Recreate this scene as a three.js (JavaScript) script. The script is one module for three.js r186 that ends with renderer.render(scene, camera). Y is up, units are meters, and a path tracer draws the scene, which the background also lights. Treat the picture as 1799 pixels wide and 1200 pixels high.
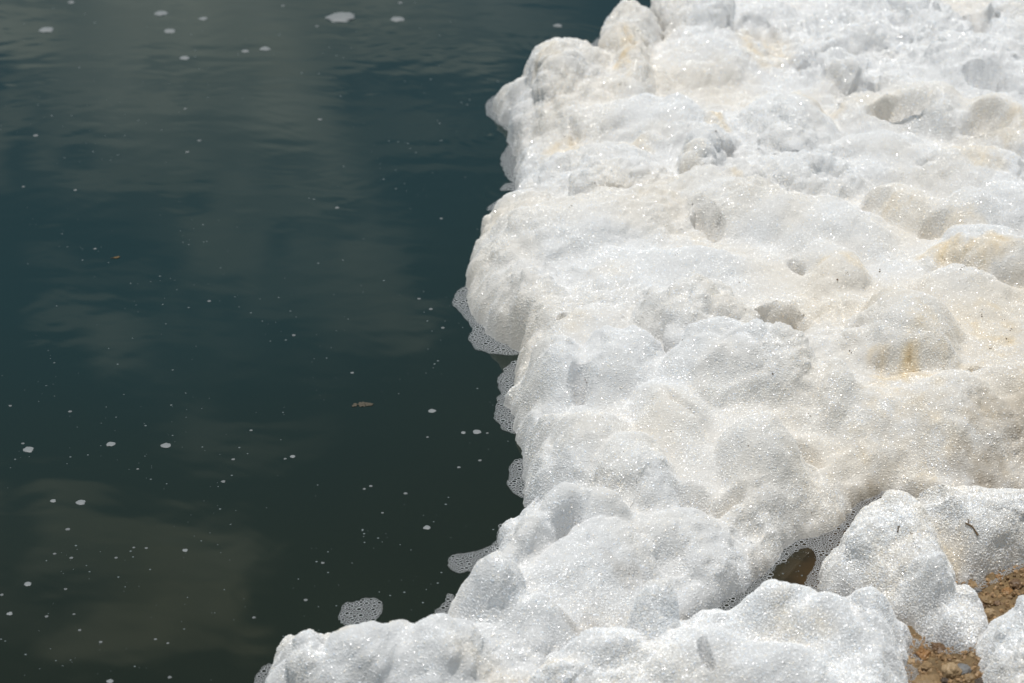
import * as THREE from 'three';
import { ImprovedNoise } from 'three/addons/math/ImprovedNoise.js';
import { mergeGeometries } from 'three/addons/utils/BufferGeometryUtils.js';

// ------------------------------------------------------------------ camera, sky, sun, exposure
const scene = new THREE.Scene();
const W = 1799, H = 1200;                                   // the frame the measurements were taken in
const EYE = new THREE.Vector3(0, 1.9, 0), PITCH = THREE.MathUtils.degToRad(28), FOV = 18;
const camera = new THREE.PerspectiveCamera(FOV, W / H, 0.1, 600);
camera.position.copy(EYE);
camera.rotation.x = -PITCH;
camera.focus = 3.62;
camera.userData.fStop = 5;
scene.add(camera);

const renderer = new THREE.WebGLRenderer({ antialias: true });
renderer.setSize(1024, 683);
renderer.toneMapping = THREE.LinearToneMapping;
renderer.toneMappingExposure = 1.12;
renderer.shadowMap.enabled = true;

const sunDir = new THREE.Vector3(-0.06, 0.97, -0.06).normalize();
const sun = new THREE.DirectionalLight(new THREE.Color(1.0, 0.965, 0.91), 2.98);
sun.position.copy(sunDir).multiplyScalar(30).add(new THREE.Vector3(0, 0, -4));
sun.target.position.set(0, 0, -4);
sun.castShadow = true;
sun.shadow.radius = 2.5;
sun.shadow.mapSize.set(4096, 4096);
Object.assign(sun.shadow.camera, { left: -4, right: 4, top: 4, bottom: -4, near: 1, far: 60 });
scene.add(sun, sun.target);

// ------------------------------------------------------------------ small helpers
const rng = (seed) => { let a = seed >>> 0; return () => { a = (a + 0x6D2B79F5) | 0; let t = Math.imul(a ^ (a >>> 15), 1 | a); t = (t + Math.imul(t ^ (t >>> 7), 61 | t)) ^ t; return ((t ^ (t >>> 14)) >>> 0) / 4294967296; }; };
const perlin = new ImprovedNoise(), N = (x, y, z) => perlin.noise(x + 31.7, y + 17.3, z + 53.1);
const fbm = (x, y, z, o = 4) => { let s = 0, a = 1, t = 0; for (let i = 0; i < o; i++) { s += a * N(x, y, z); t += a; a *= 0.5; x *= 2.03; y *= 2.03; z *= 2.03; } return s / t; };
const clamp = THREE.MathUtils.clamp, lerp = THREE.MathUtils.lerp, sstep = THREE.MathUtils.smoothstep;
const smax = (a, b, k) => { const h = clamp(0.5 + 0.5 * (a - b) / k, 0, 1); return b + (a - b) * h + k * h * (1 - h); };
const TAN = Math.tan(THREE.MathUtils.degToRad(FOV / 2)), CP = Math.cos(PITCH), SP = Math.sin(PITCH);
const rayOf = (px, py) => { const x = (2 * px / W - 1) * TAN * W / H, y = (1 - 2 * py / H) * TAN; return new THREE.Vector3(x, y * CP - SP, -CP - y * SP); };
// where the photograph's point (px, py) lies if it is h metres above the water
const at = (px, py, h = 0) => { const d = rayOf(px, py), s = (h - EYE.y) / d.y; return new THREE.Vector3(d.x * s, h, d.z * s); };
// the photograph's point of a place
const seenAt = (x, y, z) => { y -= EYE.y; const cz = -y * SP - z * CP, cy = y * CP - z * SP; return [(x / cz / (TAN * W / H) + 1) * W / 2, (1 - cy / cz / TAN) * H / 2]; };
const metresPerPx = (px, py, h = 0) => { const a = at(px, py, h); return a.distanceTo(EYE) * TAN * 2 / H; };
const used = new Map();
const numbered = (n) => { const k = used.get(n) ?? 0; used.set(n, k + 1); return k ? `${n}_${String(k).padStart(3, '0')}` : n; };
function tag(o, label, category, group, kind) {
  o.userData.label = label;
  if (category) o.userData.category = category;
  if (group) o.userData.group = group;
  if (kind) o.userData.kind = kind;
  return o;
}
function mesh(name, geometry, material, parent = scene) {
  const m = new THREE.Mesh(geometry, material);
  m.name = parent === scene ? numbered(name) : name;
  m.castShadow = m.receiveShadow = true;
  parent.add(m);
  return m;
}
function base(name, p) { const g = new THREE.Group(); g.name = numbered(name); g.position.copy(p); scene.add(g); return g; }

// ------------------------------------------------------------------ sky: blue with scattered soft clouds, as the water mirrors it
{
  const SW = 2048, SH = 1024, data = new Float32Array(SW * SH * 4);
  // clouds whose mirror images lie in the water: [px, py, half width, half height, strength]
  const clouds = [
    [60, 30, 140, 40, 1.1], [300, -45, 420, 50, 1], [800, -50, 200, 30, 0.5], [560, 250, 260, 24, 0.35], [150, 470, 90, 16, 0.25], [560, 560, 120, 26, 0.35], [330, 20, 260, 36, 0.95], [210, 110, 160, 50, 0.95], [430, 70, 170, 60, 1], [720, 30, 130, 30, 0.6], [760, 100, 150, 26, 0.8], [620, 110, 90, 22, 0.5],
    [50, 200, 50, 90, 0.55], [300, 190, 120, 50, 0.7], [470, 180, 110, 60, 0.8], [270, 280, 90, 24, 0.7], [470, 300, 100, 40, 0.65], [960, 40, 120, 40, 0.5], [180, 330, 20, 20, 0.3],
    [440, 365, 70, 34, 0.6], [400, 440, 80, 50, 0.75], [440, 500, 70, 26, 0.5], [600, 470, 75, 80, 0.55], [330, 520, 60, 30, 0.35], [160, 600, 110, 40, 0.55], [640, 600, 60, 40, 0.5], [690, 215, 50, 30, 0.25],
    [420, 720, 140, 40, 0.3], [140, 910, 170, 44, 0.8], [230, 1000, 170, 56, 1.1], [340, 985, 70, 50, 0.75], [220, 1120, 140, 60, 1.25], [330, 1090, 80, 60, 1.2], [60, 1000, 80, 40, 0.6],
  ].map(([px, py, a, b, s]) => { const d = rayOf(px, py).normalize(); return [Math.atan2(d.x, -d.z), Math.asin(-d.y), a * 0.0003, b * 0.00029, s]; });
  for (let j = 0; j < SH; j++) {
    const el = ((j + 0.5) / SH - 0.5) * Math.PI, y = Math.sin(el), c = Math.cos(el);
    for (let i = 0; i < SW; i++) {
      const az = ((i + 0.5) / SW - 0.5) * 2 * Math.PI, x = c * Math.cos(az), z = c * Math.sin(az);
      const k = (j * SW + i) * 4, up = Math.max(y, 0);
      const turn = Math.atan2(x, -z);
      const wob = fbm(x * 8, y * 16, z * 8, 5) * 0.085 + fbm(x * 26, y * 60 + turn * 22, z * 26, 3) * 0.03, wob2 = fbm(x * 8 + 7, y * 16, z * 8, 5) * 0.05 - 0.12 * (turn - 0);
      let cloud = 0;
      if (Math.abs(turn) < 0.5 && el < 0.8) for (const [a, e, ra, re, s] of clouds) {
        const q = ((turn + wob - a) / ra) ** 2 + ((el + wob2 + 0.12 * a - e) / re) ** 2;
        if (q < 3) cloud = Math.max(cloud, s * (1 - sstep(q + 0.9 * fbm(x * 30, y * 90, z * 30, 4), 0.1, 2.2)));
      }
      const inView = (1 - sstep(Math.abs(turn), 0.32, 0.42)) * (1 - sstep(el, 0.66, 0.75)) * sstep(el, 0.2, 0.24);
      const wild = sstep(fbm(x * 3.1 / (up + 0.35), 4.2, z * 3.1 / (up + 0.35), 5), -0.02, 0.34) * 0.8;
      cloud = Math.max(cloud, 0.3 * sstep(fbm(x * 9 + 3, y * 26 - turn * 9, z * 9, 4), 0, 0.4));
      cloud = Math.max(lerp(wild, cloud * (0.9 + 0.7 * fbm(x * 22, y * 60, z * 22, 4)), inView), 0);
      const h = Math.pow(1 - up, 3);
      const blue = [lerp(0.065, 0.125, h), lerp(0.12, 0.19, h), lerp(0.19, 0.225, h)], white = [0.57, 0.61, 0.55];
      const puff = 0.82 + 0.5 * fbm(x * 12, y * 18, z * 12, 3);
      for (let q = 0; q < 3; q++) data[k + q] = y < 0 ? 0.12 : lerp(blue[q], white[q] * puff, cloud);
      data[k + 3] = 1;
    }
  }
  const sky = new THREE.DataTexture(data, SW, SH, THREE.RGBAFormat, THREE.FloatType);
  sky.mapping = THREE.EquirectangularReflectionMapping;
  sky.magFilter = sky.minFilter = THREE.LinearFilter;
  sky.needsUpdate = true;
  scene.background = sky;
  scene.environment = sky;
}

// ------------------------------------------------------------------ textures
function dataTexture(size, f, repeat = true) {
  const d = new Uint8Array(size * size * 4);
  for (let j = 0; j < size; j++) for (let i = 0; i < size; i++) { const v = f(i / size, j / size, i, j), k = (j * size + i) * 4; d[k] = v[0]; d[k + 1] = v[1]; d[k + 2] = v[2]; d[k + 3] = 255; }
  const t = new THREE.DataTexture(d, size, size);
  t.magFilter = t.minFilter = THREE.LinearFilter;
  if (repeat) t.wrapS = t.wrapT = THREE.RepeatWrapping;
  t.needsUpdate = true;
  return t;
}
// froth: packed bubble domes of mixed sizes, tiling
const froth = (() => {
  const n = 1024, h = new Float32Array(n * n), r = rng(5);
  const put = (count, r0, r1) => {
    for (let q = 0; q < count; q++) {
      const cx = r() * n, cy = r() * n, R = lerp(r0, r1, r() ** 2), top = 0.35 + 0.65 * r();
      for (let y = Math.ceil(cy - R); y <= cy + R; y++) for (let x = Math.ceil(cx - R); x <= cx + R; x++) {
        const d = ((x - cx) ** 2 + (y - cy) ** 2) / (R * R);
        if (d < 1) { const k = ((y + n) % n) * n + ((x + n) % n); h[k] = Math.max(h[k], top * Math.sqrt(1 - d) * Math.min(1, R / 5)); }
      }
    }
  };
  put(60000, 1.6, 3.2); put(12000, 2.5, 6); put(900, 4, 9);
  return dataTexture(n, (u, v, i, j) => { const c = Math.round(255 * Math.min(1, h[j * n + i])); return [c, c, c]; });
})();
const grit = dataTexture(512, (() => { const r = rng(9); return (u, v) => { const c = Math.round(255 * clamp(0.5 + 0.6 * fbm(Math.cos(u * 6.2832) * 9, Math.sin(u * 6.2832) * 9 + Math.cos(v * 6.2832) * 9, Math.sin(v * 6.2832) * 9, 4) + (r() - 0.5) * 0.5, 0, 1)); return [c, c, c]; }; })());

// ------------------------------------------------------------------ ground and water
const shoreA = at(1420, 1250), shoreB = at(1660, 880);
const shoreDir = shoreB.clone().sub(shoreA).setY(0).normalize();
const inland = (x, z) => -((x - shoreA.x) * shoreDir.z - (z - shoreA.z) * shoreDir.x);   // metres from the waterline, positive on land
const groundHeight = (x, z) => {
  const s = inland(x, z) + 0.03 * fbm(x * 5, 0, z * 5, 2);
  return s > 0 ? Math.min(0.17 * s, 0.03 + 0.05 * Math.min(s, 12)) : Math.max(s * 0.22, -0.9);
};
function axis(lo, hi, step, far) {
  const a = [];
  for (let v = lo; v <= hi + 1e-9; v += step) a.push(v);
  for (let d = step * 1.25, v = hi + d; a[a.length - 1] < far; d *= 1.25, v += d) a.push(v);
  const b = [];
  for (let d = step * 1.25, v = lo - d; (b[0] ?? lo) > -far; d *= 1.25, v -= d) b.unshift(v);
  return b.concat(a);
}
function sheet(xs, zs, f, color, uvScale) {
  const nx = xs.length, nz = zs.length, p = new Float32Array(nx * nz * 3), c = new Float32Array(nx * nz * 3), uv = new Float32Array(nx * nz * 2), idx = [];
  for (let j = 0; j < nz; j++) for (let i = 0; i < nx; i++) {
    const k = j * nx + i, x = xs[i], z = zs[j], y = f(x, z), q = color(x, y, z);
    p.set([x, y, z], k * 3); c.set(q, k * 3); uv.set([x * uvScale, z * uvScale], k * 2);
    if (i && j) idx.push(k - nx - 1, k - 1, k, k - nx - 1, k, k - nx);
  }
  const g = new THREE.BufferGeometry();
  g.setAttribute('position', new THREE.BufferAttribute(p, 3)); g.setAttribute('color', new THREE.BufferAttribute(c, 3)); g.setAttribute('uv', new THREE.BufferAttribute(uv, 2));
  g.setIndex(idx); g.computeVertexNormals();
  return g;
}
{
  const a = at(1500, 1215), b = at(1830, 960);
  const g = sheet(axis(Math.min(a.x, b.x) - 0.05, b.x + 0.06, 0.0022, 250), axis(b.z - 0.05, a.z + 0.12, 0.0026, 250), (x, z) => {
    const near = Math.abs(x) < 4 && Math.abs(z + 4) < 4 ? 1 : 0;
    if (!near) return groundHeight(x, z);
    const lump = Math.max(0, fbm(x * 42, 1, z * 42, 3)), fine = fbm(x * 160, 2, z * 160, 3);
    return groundHeight(x, z) + 0.013 * Math.max(0, lump - 0.08) + 0.0032 * fine + 0.005 * fbm(x * 12, 3, z * 12, 2);
  }, (x, y, z) => {
    const t = 0.5 + 0.5 * fbm(x * 20, 5, z * 20, 3), u = 0.5 + 0.5 * fbm(x * 150, 7, z * 150, 2), v = sstep(fbm(x * 60, 9, z * 60, 3), 0.05, 0.4);
    const s = 0.55 + 0.6 * t * (0.6 + 0.8 * u) + 0.45 * v;
    return [0.19 * s, 0.124 * s, 0.055 * s];
  }, 6);
  const m = new THREE.MeshPhysicalMaterial({ name: 'wet_sand', vertexColors: true, roughness: 0.62, bumpMap: grit, bumpScale: 0.0012 });
  tag(mesh('ground', g, m), 'wet brown sandy shore with grit showing between the foam mounds', null, null, 'structure');
}
const ringSpots = [[862, 240, 0.16, 0.0011], [885, 335, 0.14, 0.0009], [440, 1045, 0.07, 0.0002], [1000, 70, 0.2, 0.0008]].map(([px, py, r, a]) => [at(px, py), r, a]);
{
  const r = rng(77), waves = [];
  for (let i = 0; i < 26; i++) {
    const len = 0.022 * Math.pow(8, r()), dir = Math.PI / 2 + (r() - 0.5) * 1.5, k = 2 * Math.PI / len;
    waves.push([k * Math.cos(dir), k * Math.sin(dir), r() * 6.28, 0.00026 * len * (0.4 + r())]);
  }
  const lo = at(-60, 1230), hi = at(-60, -40), right = at(1250, -40);
  const xs = axis(hi.x - 0.05, right.x, 0.0085, 250), zs = axis(hi.z - 0.2, lo.z + 0.1, 0.011, 250);
  const g = sheet(xs, zs, (x, z) => {
    if (Math.abs(x) > 4 || Math.abs(z + 4) > 5) return 0;
    const breeze = 0.5 + 0.4 * sstep(-z, 3.0, 5.4) + 0.6 * fbm(x * 1.1, 0, z * 2.3, 2);
    let y = 0;
    const wx = x + 0.05 * N(x * 3, 1, z * 3), wz = z + 0.05 * N(x * 3, 2, z * 3);
    for (const [kx, kz, ph, a] of waves) y += a * Math.sin(kx * wx + kz * wz + ph);
    y *= Math.max(0.1, breeze);
    for (const [p, R, a] of ringSpots) { const d = Math.hypot(x - p.x, z - p.z); if (d < R) y += a * 0.25 * Math.sin(d * 210) * (1 - d / R) ** 1.5; }
    return y;
  }, (x, y, z) => {
    const g0 = groundHeight(x, z), deep = sstep(-inland(x, z), 0.2, 1.6), mud = 0.5 + 0.5 * fbm(x * 2, 11, z * 2, 3);
    const far = [0.0108, 0.0268, 0.0268], mid = [0.0132, 0.0174, 0.0104], shallow = [0.085, 0.048, 0.016];
    const tint = deep * sstep(-z, 2.3, 3.9 + 0.6 * (mud - 0.5)), near = 1 - sstep(-g0, 0.012, 0.05);
    return [0, 1, 2].map((i) => lerp(lerp(mid[i] * (0.75 + 0.5 * mud), far[i], tint), shallow[i] * (0.5 + 0.6 * mud + 0.9 * fbm(x * 26, 13, z * 26, 4)), near));
  }, 1);
  const m = new THREE.MeshPhysicalMaterial({ name: 'murky_water', vertexColors: true, roughness: 0.03, ior: 1.333, specularIntensity: 1 });
  tag(mesh('water', g, m), 'calm dark green water mirroring the clouds', null, null, 'structure');
}

// ------------------------------------------------------------------ foam
const foamMaterial = new THREE.MeshPhysicalMaterial({ name: 'foam', vertexColors: true, roughness: 1, ior: 1.3, transmission: 0.44, thickness: 0, bumpMap: froth, bumpScale: 0.0009 });
const undersideMaterial = new THREE.MeshStandardMaterial({ name: 'foam_underside', color: new THREE.Color().setRGB(0.85, 0.84, 0.82), roughness: 1 });
const WHITE = [0.885, 0.89, 0.9], CREAM = [0.9, 0.73, 0.47], BROWN = [0.4, 0.26, 0.12];
const P12 = (px, py) => at(px, py, 0.12);
const ellipses = (list, h) => list.map(([px, py, rx, ry, a, turn = 0]) => {
  const c = at(px, py, h), m = metresPerPx(px, py, h), sinE = (EYE.y - h) / c.distanceTo(EYE);
  return { x: c.x, z: c.z, rx: rx * m, rz: ry * m / sinE, a, c: Math.cos(turn), s: Math.sin(turn), px, py };
});
const q2 = (e, x, z) => { const dx = x - e.x, dz = z - e.z, u = (dx * e.c + dz * e.s) / e.rx, v = (dz * e.c - dx * e.s) / e.rz; return u * u + v * v; };
const stains = ellipses([
  [960, 140, 22, 34, 0.45], [1100, 135, 12, 34, 0.9], [1088, 148, 12, 9, 1], [990, 238, 34, 14, 0.7], [1335, 92, 46, 26, 0.6], [1322, 78, 9, 8, 0.8], [1412, 195, 14, 34, 0.8], [1425, 222, 30, 10, 0.6],
  [1258, 228, 18, 12, 0.8], [1115, 268, 26, 12, 0.45], [1286, 328, 14, 8, 0.6], [1210, 312, 24, 16, 0.4], [1150, 368, 70, 22, 0.35], [1190, 446, 16, 10, 0.7], [1240, 425, 20, 22, 0.5], [1565, 384, 28, 18, 0.6],
  [1480, 485, 46, 14, 0.65], [1655, 458, 26, 14, 0.8], [1725, 476, 60, 12, 0.65], [1680, 420, 50, 10, 0.5], [1750, 570, 46, 40, 0.75], [1600, 648, 70, 12, 0.85], [1540, 640, 22, 10, 0.7], [1560, 700, 50, 50, 0.5], [1660, 620, 80, 20, 0.55],
  [1620, 740, 90, 70, 0.45], [1520, 775, 60, 60, 0.45], [1760, 740, 70, 80, 0.45], [1700, 820, 80, 30, 0.4], [1585, 765, 18, 10, 0.6], [945, 1142, 50, 20, 0.65], [870, 1150, 70, 30, 0.3], [1010, 560, 34, 20, 0.35], [1700, 300, 46, 22, 0.55],
  [1770, 262, 46, 20, 0.5], [1440, 205, 40, 20, 0.4], [1600, 930, 30, 14, 0.5], [1655, 912, 50, 16, 0.55], [1560, 952, 40, 20, 0.35], [1390, 1096, 60, 18, 0.35], [1080, 1185, 40, 14, 0.4], [615, 1146, 16, 7, 0.6], [1110, 1045, 60, 22, 0.3], [1325, 985, 60, 34, 0.3], [890, 300, 60, 12, 0.2], [1070, 480, 40, 14, 0.2],
], 0.12);
const smears = ellipses([[1540, 858, 46, 22, 0.85], [1505, 884, 22, 12, 0.8], [1770, 790, 70, 24, 0.45], [1722, 835, 60, 12, 0.5], [1100, 1052, 34, 12, 0.35], [1208, 1085, 16, 20, 0.6], [1010, 1120, 44, 10, 0.35], [1430, 935, 30, 16, 0.5], [1375, 975, 50, 16, 0.4]], 0.04);
function foamTint(x, y, z, px, py) {
  const wx = x + 0.02 * N(x * 22, 1, z * 22), wz = z + 0.03 * N(x * 22, 9, z * 22);
  let s = clamp(0.07 + 0.6 * fbm(x * 3.1, 20, z * 3.1, 4) + 0.3 * sstep(px, 1350, 1700) * sstep(py, 350, 600) * (1 - sstep(py, 820, 900)) + 0.1 * fbm(x * 16, 4, z * 16, 3), 0, 0.45), b = 0;
  for (const e of stains) { const d = q2(e, wx, wz); if (d < 2.2) s = Math.max(s, e.a * (1 - sstep(d, 0.1, 2.2)) * (0.62 + 1.1 * fbm(x * 34, 2, z * 34, 4))); }
  for (const e of smears) { const d = q2(e, wx, wz); if (d < 2) b = Math.max(b, e.a * (1 - sstep(d, 0.2, 2)) * (0.8 + 0.9 * fbm(x * 70, 6, z * 70, 3))); }
  s = clamp(s, 0, 1); b = clamp(b, 0, 0.9);
  const crust = sstep(s, 0.62, 0.9) * sstep(fbm(x * 90, 8, z * 90, 3), 0.12, 0.3) * 0.4;
  return [0, 1, 2].map((i) => lerp(lerp(lerp(WHITE[i], CREAM[i], s * 0.95), BROWN[i], crust), [0.42, 0.36, 0.28][i], b));
}
function polygon(list) { return list.map(([px, py, h = 0, w = 0.095]) => { const p = at(px, py, h); return { x: p.x, z: p.z, w }; }); }
// signed distance to the outline, positive inside, and the width of the slope at the nearest edge
function toEdge(poly, x, z) {
  let best = 1e9, w = 0.06, inside = false;
  for (let i = 0, j = poly.length - 1; i < poly.length; j = i++) {
    const a = poly[j], b = poly[i], ex = b.x - a.x, ez = b.z - a.z, t = clamp(((x - a.x) * ex + (z - a.z) * ez) / (ex * ex + ez * ez), 0, 1);
    const d = (x - a.x - ex * t) ** 2 + (z - a.z - ez * t) ** 2;
    if (d < best) { best = d; w = lerp(a.w, b.w, t); }
    if ((a.z > z) !== (b.z > z) && x < ex * (z - a.z) / ez + a.x) inside = !inside;
  }
  return [(inside ? 1 : -1) * Math.sqrt(best), w];
}
const bubbleShape = new THREE.IcosahedronGeometry(1, 0);
const bubbleMaterial = new THREE.MeshPhysicalMaterial({ name: 'bubble', color: 0xffffff, roughness: 0.29, ior: 2.1 });
const wetMaterial = new THREE.MeshPhysicalMaterial({ name: 'wet_bubble', color: 0xffffff, roughness: 0.19, ior: 2.1 });
// rounded puffs packed like a cauliflower's: 1 at the middle of a puff, about 0 in the soft creases between
const hash3 = (x, y, z, k) => { let h = Math.imul(x, 374761393) ^ Math.imul(y, 668265263) ^ Math.imul(z, 2147483647) ^ Math.imul(k, 1274126177); h = Math.imul(h ^ (h >>> 13), 1274126177); h = Math.imul(h ^ (h >>> 16), 2246822519); return ((h ^ (h >>> 15)) >>> 0) / 4294967296; };
function puffs(x, y, z) {
  const ix = Math.floor(x), iy = Math.floor(y), iz = Math.floor(z);
  let sum = 0;
  for (let a = -1; a <= 1; a++) for (let b = -1; b <= 1; b++) for (let c = -1; c <= 1; c++) {
    const X = ix + a, Y = iy + b, Z = iz + c, dx = X + hash3(X, Y, Z, 1) - x, dy = Y + hash3(X, Y, Z, 2) - y, dz = Z + hash3(X, Y, Z, 3) - z;
    const size = 0.55 + 0.75 * hash3(X, Y, Z, 4);
    sum += Math.exp(-14 * (dx * dx + dy * dy + dz * dz) / (size * size) + 6 * (size - 1));
  }
  return clamp(1 + Math.log(sum + 1e-9) / 9, -0.4, 1.2);
}
function foamBody({ name, label, category, outline, lumps, pits = [], level, stepX, stepZ, rough = 1, bubbles, seed, lumpHeight = 0.12, floor = () => 0, wave = 0.02 }) {
  const poly = polygon(outline), E = ellipses(lumps, lumpHeight), Q = ellipses(pits, lumpHeight - 0.02);
  let x0 = 1e9, x1 = -1e9, z0 = 1e9, z1 = -1e9;
  for (const p of poly) { x0 = Math.min(x0, p.x); x1 = Math.max(x1, p.x); z0 = Math.min(z0, p.z); z1 = Math.max(z1, p.z); }
  x0 -= 0.03; x1 += 0.03; z0 -= 0.03; z1 += 0.03;
  const xs = [], zs = [];
  for (let x = x0; x < x1; x += stepX) xs.push(x);
  for (let z = z1; z > z0; z -= stepZ * Math.max(1, -z / 3.2)) zs.push(z);
  const nx = xs.length, nz = zs.length, p = new Float32Array(nx * nz * 3), own = new Int16Array(nx * nz).fill(-1), edge = new Float32Array(nx * nz);
  for (let j = 0; j < nz; j++) for (let i = 0; i < nx; i++) {
    const k = j * nx + i, x = xs[i], z = zs[j];
    const ox = x + 0.014 * N(x * 11, 2, z * 11) + 0.012 * N(x * 30, 3, z * 30) + 0.004 * N(x * 75, 3, z * 75), oz = z + 0.014 * N(x * 11, 5, z * 11) + 0.012 * N(x * 30, 6, z * 30) + 0.004 * N(x * 75, 6, z * 75);
    const [D0, w] = toEdge(poly, ox, oz), D = D0 - 0.003;
    edge[k] = D;
    if (D < -0.02) { p.set([x, -0.06, z], k * 3); continue; }
    const wx = x + 0.04 * N(x * 7, 3, z * 7) + 0.014 * N(x * 19, 5, z * 19), wz = z + 0.05 * N(x * 7, 8, z * 7) + 0.018 * N(x * 19, 12, z * 19);
    let relief = 0, top = -1e9, mine = 0;
    for (let n = 0; n < E.length; n++) {
      const d = q2(E[n], wx, wz), v = 1.4 * E[n].a * (d < 1 ? (1 - d) ** 0.85 : 1 - d), score = d < 1 ? v : -d * 0.05;
      if (score > top) { top = score; mine = n; }
      if (v > -0.02) relief = smax(relief, v, 0.02);
    }
    let pit = 0;
    for (const e of Q) { const d = q2(e, wx, wz); if (d < 1) pit = Math.max(pit, 0.85 * e.a * sstep(1 - d, 0, 1)); }
    const slope = Math.max(0, 1 - (1 - clamp(D / w, 0, 1)) ** 2) ** 0.62;
    const y = floor(x, z) + (D > 0 ? (level * (0.72 + 0.28 * sstep(D, 0.02, 0.3)) + wave * fbm(x * 2.6, 0, z * 2.6, 2) + relief - pit) * slope : D * 3);
    p.set([x, Math.max(y, -0.06), z], k * 3);
    own[k] = mine;
  }
  const idx = [];
  for (let j = 1; j < nz; j++) for (let i = 1; i < nx; i++) {
    const a = (j - 1) * nx + i - 1, b = a + 1, c = j * nx + i - 1, d = c + 1;
    if (Math.max(edge[a], edge[b], edge[c], edge[d]) < -0.012) continue;
    idx.push(a, b, d, a, d, c);
  }
  const g = new THREE.BufferGeometry();
  g.setAttribute('position', new THREE.BufferAttribute(p, 3)); g.setIndex(idx); g.computeVertexNormals();
  const nrm = g.attributes.normal.array;
  for (let k = 0; k < nx * nz; k++) {                         // puffs along the surface's own direction
    if (edge[k] < -0.015) continue;
    const X = p[k * 3], Y = p[k * 3 + 1], Z = p[k * 3 + 2], f = rough * sstep(edge[k], -0.01, 0.03) * lerp(0.78, 1.2, sstep(-Z, 3.3, 4.6));
    const puff = (q, a) => a * (Math.abs(N(X * q, Y * q, Z * q)) * 2 - 0.5);
    const calm = 0.45 + 0.9 * sstep(fbm(X * 3, 7, Z * 3, 2), -0.3, 0.4);
    const d = f * calm * (0.019 * (puffs(X * 10 + 0.4 * N(X * 8, Y * 8, Z * 8), Y * 10, Z * 10 + 0.4 * N(X * 8, 3, Z * 8)) - 0.5) + 0.0085 * (puffs(X * 24 + 5, Y * 24, Z * 24 + 0.4 * N(X * 20, 3, Z * 20)) - 0.5) + puff(23, 0.0048) + puff(50, 0.0042) + puff(105, 0.0014) + 0.001 * N(X * 130, Y * 130, Z * 130) + 0.0008 * N(X * 260, Y * 260, Z * 260));
    p[k * 3] += nrm[k * 3] * d * -1; p[k * 3 + 1] += nrm[k * 3 + 1] * d * -1; p[k * 3 + 2] += nrm[k * 3 + 2] * d * -1;
    // flip: computeVertexNormals of this winding points up, puffs must swell outwards
    p[k * 3] += nrm[k * 3] * d * 2; p[k * 3 + 1] += nrm[k * 3 + 1] * d * 2; p[k * 3 + 2] += nrm[k * 3 + 2] * d * 2;
  }
  g.computeVertexNormals();
  const color = new Float32Array(nx * nz * 3), uv = new Float32Array(nx * nz * 2);
  for (let k = 0; k < nx * nz; k++) {
    if (edge[k] < -0.03) continue;
    const X = p[k * 3], Y = p[k * 3 + 1], Z = p[k * 3 + 2], [px, py] = seenAt(X, Y, Z);
    color.set(foamTint(X, Y, Z, px, py), k * 3);
    uv.set([(X + 0.15 * Y) * 2, (Z - Y * 1.25) * 2], k * 2);
  }
  const centre = new THREE.Vector3((x0 + x1) / 2, 0, (z0 + z1) / 2), root = base(name, centre);
  tag(root, label, category);
  const groups = new Map();
  for (let t = 0; t < idx.length; t += 3) { const o = Math.max(own[idx[t]], own[idx[t + 1]], own[idx[t + 2]], 0); if (!groups.has(o)) groups.set(o, []); groups.get(o).push(idx[t], idx[t + 1], idx[t + 2]); }
  for (const [, list] of groups) {
    const map = new Map(), pos = [], nor = [], col = [], tex = [], ind = [];
    for (const v of list) {
      if (!map.has(v)) { map.set(v, pos.length / 3); pos.push(p[v * 3] - centre.x, p[v * 3 + 1], p[v * 3 + 2] - centre.z); for (let q = 0; q < 3; q++) { nor.push(g.attributes.normal.array[v * 3 + q]); col.push(color[v * 3 + q]); } tex.push(uv[v * 2], uv[v * 2 + 1]); }
      ind.push(map.get(v));
    }
    const part = new THREE.BufferGeometry();
    part.setAttribute('position', new THREE.Float32BufferAttribute(pos, 3)); part.setAttribute('normal', new THREE.Float32BufferAttribute(nor, 3));
    part.setAttribute('color', new THREE.Float32BufferAttribute(col, 3)); part.setAttribute('uv', new THREE.Float32BufferAttribute(tex, 2)); part.setIndex(ind);
    mesh('foam_lump', part, foamMaterial, root);
  }
  const low = [];                                            // the froth's flat underside on the water or sand
  for (let t = 0; t < idx.length; t += 3) if (Math.min(edge[idx[t]], edge[idx[t + 1]], edge[idx[t + 2]]) > 0.016) low.push(idx[t], idx[t + 1], idx[t + 2]);
  {
    const map = new Map(), pos = [], ind = [];
    for (const v of low) { if (!map.has(v)) { map.set(v, pos.length / 3); pos.push(xs[v % nx] - centre.x, floor(xs[v % nx], zs[(v / nx) | 0]) + 0.0025, zs[(v / nx) | 0] - centre.z); } ind.push(map.get(v)); }
    const under = new THREE.BufferGeometry();
    under.setAttribute('position', new THREE.Float32BufferAttribute(pos, 3)); under.setIndex(ind); under.computeVertexNormals();
    mesh('underside', under, undersideMaterial, root);
  }
  // larger bubbles standing out of the froth
  const r = rng(seed), tri = [], areas = [];
  let total = 0;
  const A = new THREE.Vector3(), B = new THREE.Vector3(), C = new THREE.Vector3(), V = (o, k) => o.fromArray(p, k * 3);
  for (let t = 0; t < idx.length; t += 3) {
    V(A, idx[t]); const [px, py] = seenAt(A.x, A.y, A.z);
    if (px < -30 || px > W + 40 || py < -40 || py > H + 40 || A.y < 0.004) continue;
    V(B, idx[t + 1]).sub(A); V(C, idx[t + 2]).sub(A);
    total += B.cross(C).length() / Math.pow(-A.z / 3, 0.5); areas.push(total); tri.push(t);
  }
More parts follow.
